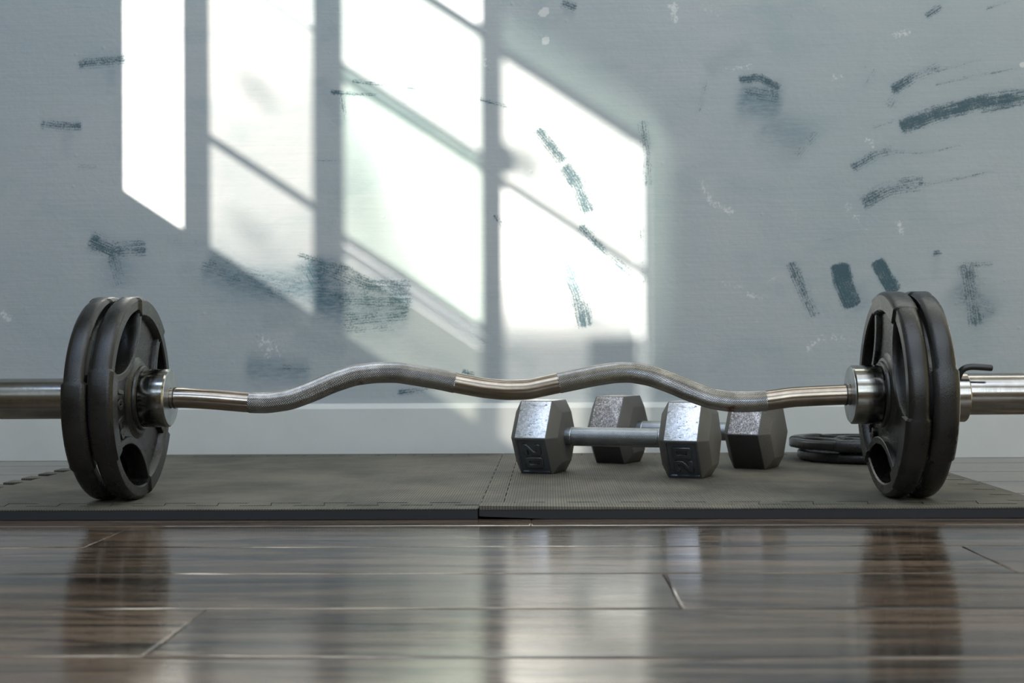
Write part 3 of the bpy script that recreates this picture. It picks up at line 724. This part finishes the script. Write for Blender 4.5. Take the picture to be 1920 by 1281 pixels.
def tube(X, Z, rad, na, cap=True):
    """rad: array (n, na) or scalar"""
    n = len(X); tx = np.gradient(X); tz = np.gradient(Z); L = np.hypot(tx, tz); tx /= L; tz /= L
    a = np.arange(na)*2*math.pi/na; r = np.broadcast_to(rad, (n, na)) if not np.isscalar(rad) else np.full((n, na), rad)
    ca, sa = np.cos(a), np.sin(a)
    px = X[:, None] + r*sa*(-tz)[:, None]; py = -r*ca; pz = Z[:, None] + r*sa*tx[:, None]
    V = np.stack([px, py, pz], -1).reshape(-1, 3)
    I = np.arange(n*na).reshape(n, na); J = np.roll(I, -1, axis=1)
    F = np.stack([I[:-1], J[:-1], J[1:], I[1:]], -1).reshape(-1, 4).tolist()
    if cap: F += [list(I[0])[::-1], list(I[-1])]
    me = bpy.data.meshes.new('tube'); me.from_pydata(V.tolist(), [], F); me.update(); return me
def knurl(n, na, r0, amp, per, step):
    i = np.arange(n+1)[:, None]*step/per; j = np.arange(na)[None, :]/4.0
    tri = lambda t: np.abs(((t) % 1.0)-0.5)*2
    h = np.minimum(tri(i+j), tri(i-j+0.0))
    r = r0 + amp*h
    e = np.minimum(np.arange(n+1), n-np.arange(n+1))[:, None]*step
    return r - 0.0007*np.clip(1-e/0.0015, 0, 1)
bar = tag(empty('curl_bar', (-0.045, 0, MT_H)), 'chrome curl bar with wavy knurled grips resting between loaded iron plates', 'barbell')
def onbar(o):
    o.parent = bar; o.matrix_parent_inverse = Matrix.Translation((0.045, 0, -MT_H)); return o
X, Z, S = smooth_path(-0.4330, 0.3390, 0.002)
onbar(meshobj('shaft', tube(X, Z, 0.01135, 48), MAT['steel'], smooth=40))
for x0, x1 in ((-0.342, -0.1055), (0.0095, 0.2440)):
    X, Z, S = smooth_path(x0, x1, 0.0006)
    n = len(X)-1; na = 4*30
    me = tube(X, Z, knurl(n, na, 0.01150, 0.00050, 0.0024, 0.0006), na)
    onbar(meshobj('knurled_grip', me, MAT['knurl']))
SR, CR = 0.0232, 0.0330
for sgn, xin, xcol, xout in ((-1, -0.4311, -0.4600, -0.6290), (1, 0.3369, 0.3680, 0.5310)):
    z = AXZ-0.0004
    bm = bmesh.new(); d = -sgn
    pr = [(0.0118, xin-d*0.0012), (CR-0.0015, xin-d*0.0), (CR, xin-d*0.0016), (CR, xcol+d*0.0005), (CR-0.0006, xcol), (0.0118, xcol)]
    lathe(bm, pr, 72, 'x', off=(0, 0, z)); onbar(bmobj('collar', bm, MAT['collar'], smooth=30))
    bm = bmesh.new()
    pr = [(0.0119, xin+d*0.0004), (0.0310, xin+d*0.0004), (0.0313, xin-d*0.0004), (0.0119, xin-d*0.0004)]
    lathe(bm, pr, 72, 'x', off=(0, 0, z)); onbar(bmobj('end_washer', bm, MAT['zinc'], smooth=30))
    bm = bmesh.new()
    pr = [(0.0112, xin+d*0.0056), (0.0122, xin+d*0.0056), (0.0122, xin+d*0.0044), (0.0112, xin+d*0.0044)]
    lathe(bm, pr, 48, 'x', off=(0, 0, z)); onbar(bmobj('snap_ring', bm, MAT['blackrod'], smooth=40))
    bm = bmesh.new()
    pr = [(0.0, xcol), (SR, xcol), (SR, xout+d*0.0035), (SR-0.0032, xout), (0.012, xout), (0.011, xout+d*0.002), (0.0, xout+d*0.002)]
    lathe(bm, pr[1:-1], 72, 'x', cap=True, off=(0, 0, z)); onbar(bmobj('sleeve', bm, MAT['sleeve'], smooth=30))

# screw clamp on the right sleeve
clamp = tag(empty('clamp_collar', (0.448, 0, AXZ-0.0030)), 'steel ring clamp with black bent handle on the right sleeve', 'clamp')
bm = bmesh.new()
pr = [(0.0262, -0.0165), (0.0272, -0.0175), (0.0278, -0.0175), (0.0286, -0.0165), (0.0286, 0.0145), (0.0278, 0.0157), (0.0272, 0.0157), (0.0262, 0.0145)]
lathe(bm, pr, 72, 'x'); bmobj('ring', bm, MAT['sleeve'], clamp, smooth=30)
def rod(pts, r, na=16, sub=8):
    P = [Vector(p) for p in pts]; Q = []
    for i in range(len(P)-1):
        p0, p1, p2, p3 = P[max(i-1, 0)], P[i], P[i+1], P[min(i+2, len(P)-1)]
        for j in range(sub):
            t = j/sub
            Q.append(0.5*((2*p1)+(-p0+p2)*t+(2*p0-5*p1+4*p2-p3)*t*t+(-p0+3*p1-3*p2+p3)*t**3))
    Q.append(P[-1]); bm = bmesh.new(); rings = []; ref = Vector((0, 1, 0.01))
    for i, q in enumerate(Q):
        t = (Q[min(i+1, len(Q)-1)]-Q[max(i-1, 0)]).normalized(); n = t.cross(ref).normalized(); b = t.cross(n)
        rr = r*(0.82 if i in (len(Q)-1,) else 1)
        rings.append([bm.verts.new(q + (n*math.cos(2*math.pi*k/na)+b*math.sin(2*math.pi*k/na))*rr) for k in range(na)])
    for A, B in zip(rings, rings[1:]):
        for k in range(na): bm.faces.new((A[k], A[(k+1) % na], B[(k+1) % na], B[k]))
    bm.faces.new(rings[0]); bm.faces.new(rings[-1]); return bm
h = rod([(0.003, -0.0185, 0.0185), (0.0035, -0.0215, 0.024), (0.0065, -0.0235, 0.0300), (0.013, -0.0245, 0.0330), (0.024, -0.0250, 0.0330), (0.0385, -0.0255, 0.0318)], 0.0036)
bmobj('bent_handle', h, MAT['blackrod'], clamp, smooth=50)

# ------------------------------------------------------------------ dumbbells
RH = 0.0569; BW, CH, RE = 0.0450, 0.0110, 0.0385
def head_mesh(panel_dir):
    """local x = handle axis; hexagon standing on a flat; panel_dir -1/+1 unused when 0"""
    bm = bmesh.new(); rings = []
    for x, r in ((-BW/2-CH, RE), (-BW/2, RH), (BW/2, RH), (BW/2+CH, RE)):
        rings.append([bm.verts.new((x, r*math.cos(math.radians(60*i)), r*math.sin(math.radians(60*i)))) for i in range(6)])
    face = None
    for k in range(3):
        A, B = rings[k], rings[k+1]
        for i in range(6):
            f = bm.faces.new((A[i], A[(i+1) % 6], B[(i+1) % 6], B[i]))
            if k == 1 and i == 3: face = f           # between 180 and 240 deg: lower face towards -y
    bm.faces.new(rings[0][::-1]); bm.faces.new(rings[3])
    for f in bm.faces:
        cm = f.calc_center_median(); f.material_index = (2 if cm.z < -0.005 else 0) if abs(cm.x) < 0.002 else 1  # lower faces take the darker material that carries their shade
    bmesh.ops.recalc_face_normals(bm, faces=bm.faces)
    edges = list(bm.edges)
    if panel_dir:
        bmesh.ops.inset_individual(bm, faces=[face], thickness=0.0045, depth=0.0)
        bmesh.ops.inset_individual(bm, faces=[face], thickness=0.0010, depth=-0.0018)
        edges = [e for e in edges if e.is_valid]
    bmesh.ops.bevel(bm, geom=edges, offset=0.0011, segments=2, affect='EDGES', profile=0.5, material=1)
    return bm
def make_dumbbell(name_mat, numbered):
    root = empty('dumbbell')
    hz = RH*math.sqrt(3)/2
    for sgn in (-1, 1):
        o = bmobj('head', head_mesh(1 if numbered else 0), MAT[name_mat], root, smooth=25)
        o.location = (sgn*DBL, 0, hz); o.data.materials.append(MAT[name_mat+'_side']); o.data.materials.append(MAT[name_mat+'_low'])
        if numbered:
            gw, gh, gs = 0.0170, 0.0250, 0.0058; x2, x0 = -gw-0.0018, 0.0018; y = -gh/2
            two = [(0, 0), (gw, 0), (gw, gs), (gs*1.35, gs), (gw, gh*0.52), (gw, gh-.002), (gw-.002, gh), (.002, gh), (0, gh-.002), (0, gh*0.70), (gs, gh*0.70), (gs, gh-gs), (gw-gs, gh-gs), (gw-gs, gh*0.58), (0, gs)]
            zo = [(.002, 0), (gw-.002, 0), (gw, .002), (gw, gh-.002), (gw-.002, gh), (.002, gh), (0, gh-.002), (0, .002)]
            zi = [(gs, gs), (gw-gs, gs), (gw-gs, gh-gs), (gs, gh-gs)]
            me = poly2d([[(px+x2, py+y) for px, py in two], [(px+x0, py+y) for px, py in zo], [(px+x0, py+y) for px, py in zi]], 0.0024, 0.0009)
            n = bpy.data.objects.new('raised_number', me); me.materials.append(MAT[name_mat+'_low']); link(n, o)
            a = math.radians(210); nrm = Vector((0, math.cos(a), math.sin(a))); ex_ = Vector((1, 0, 0)); up = nrm.cross(ex_)
            B = Matrix((ex_, up, nrm)).transposed().to_4x4()
            spin = -math.pi/2 if sgn < 0 else math.pi/2
            p = nrm*(hz-0.0013)
            n.matrix_local = Matrix.Translation(p) @ B @ Matrix.Rotation(spin, 4, 'Z')
    xh = DBL-BW/2-CH+0.001; step = 0.0006
    n_ = int(round(2*xh/step)); Xh = np.linspace(-xh, xh, n_+1); na = 4*26
    rr = knurl(n_, na, 0.0126, 0.00030, 0.0024, step)
    e = np.minimum(np.arange(n_+1), n_-np.arange(n_+1))*step
    plain = (e < 0.010)[:, None]
    rr = np.where(plain, 0.0131-0.0009*np.clip((e-0.0085)/0.0015, 0, 1)[:, None], rr)
    me = tube(Xh, np.full(n_+1, hz), rr, na); meshobj('handle', me, MAT['handle'], root)
    return root
DBL = 0.1022
d1 = make_dumbbell('dbsmooth', True)
d1.location = (0.0881, 0.2852, MT_H); d1.rotation_euler = (0, 0, -math.radians(19.4))
tag(d1, 'front grey hex dumbbell with raised 20 on its chipped silver heads', 'dumbbell')
DBL = 0.1062
d2 = make_dumbbell('dbrough', False)
d2.location = (0.1958, 0.4244, MT_H); d2.rotation_euler = (0, 0, -math.radians(27.8))
tag(d2, 'rear hex dumbbell with speckled rough grey heads, half hidden behind the other', 'dumbbell')
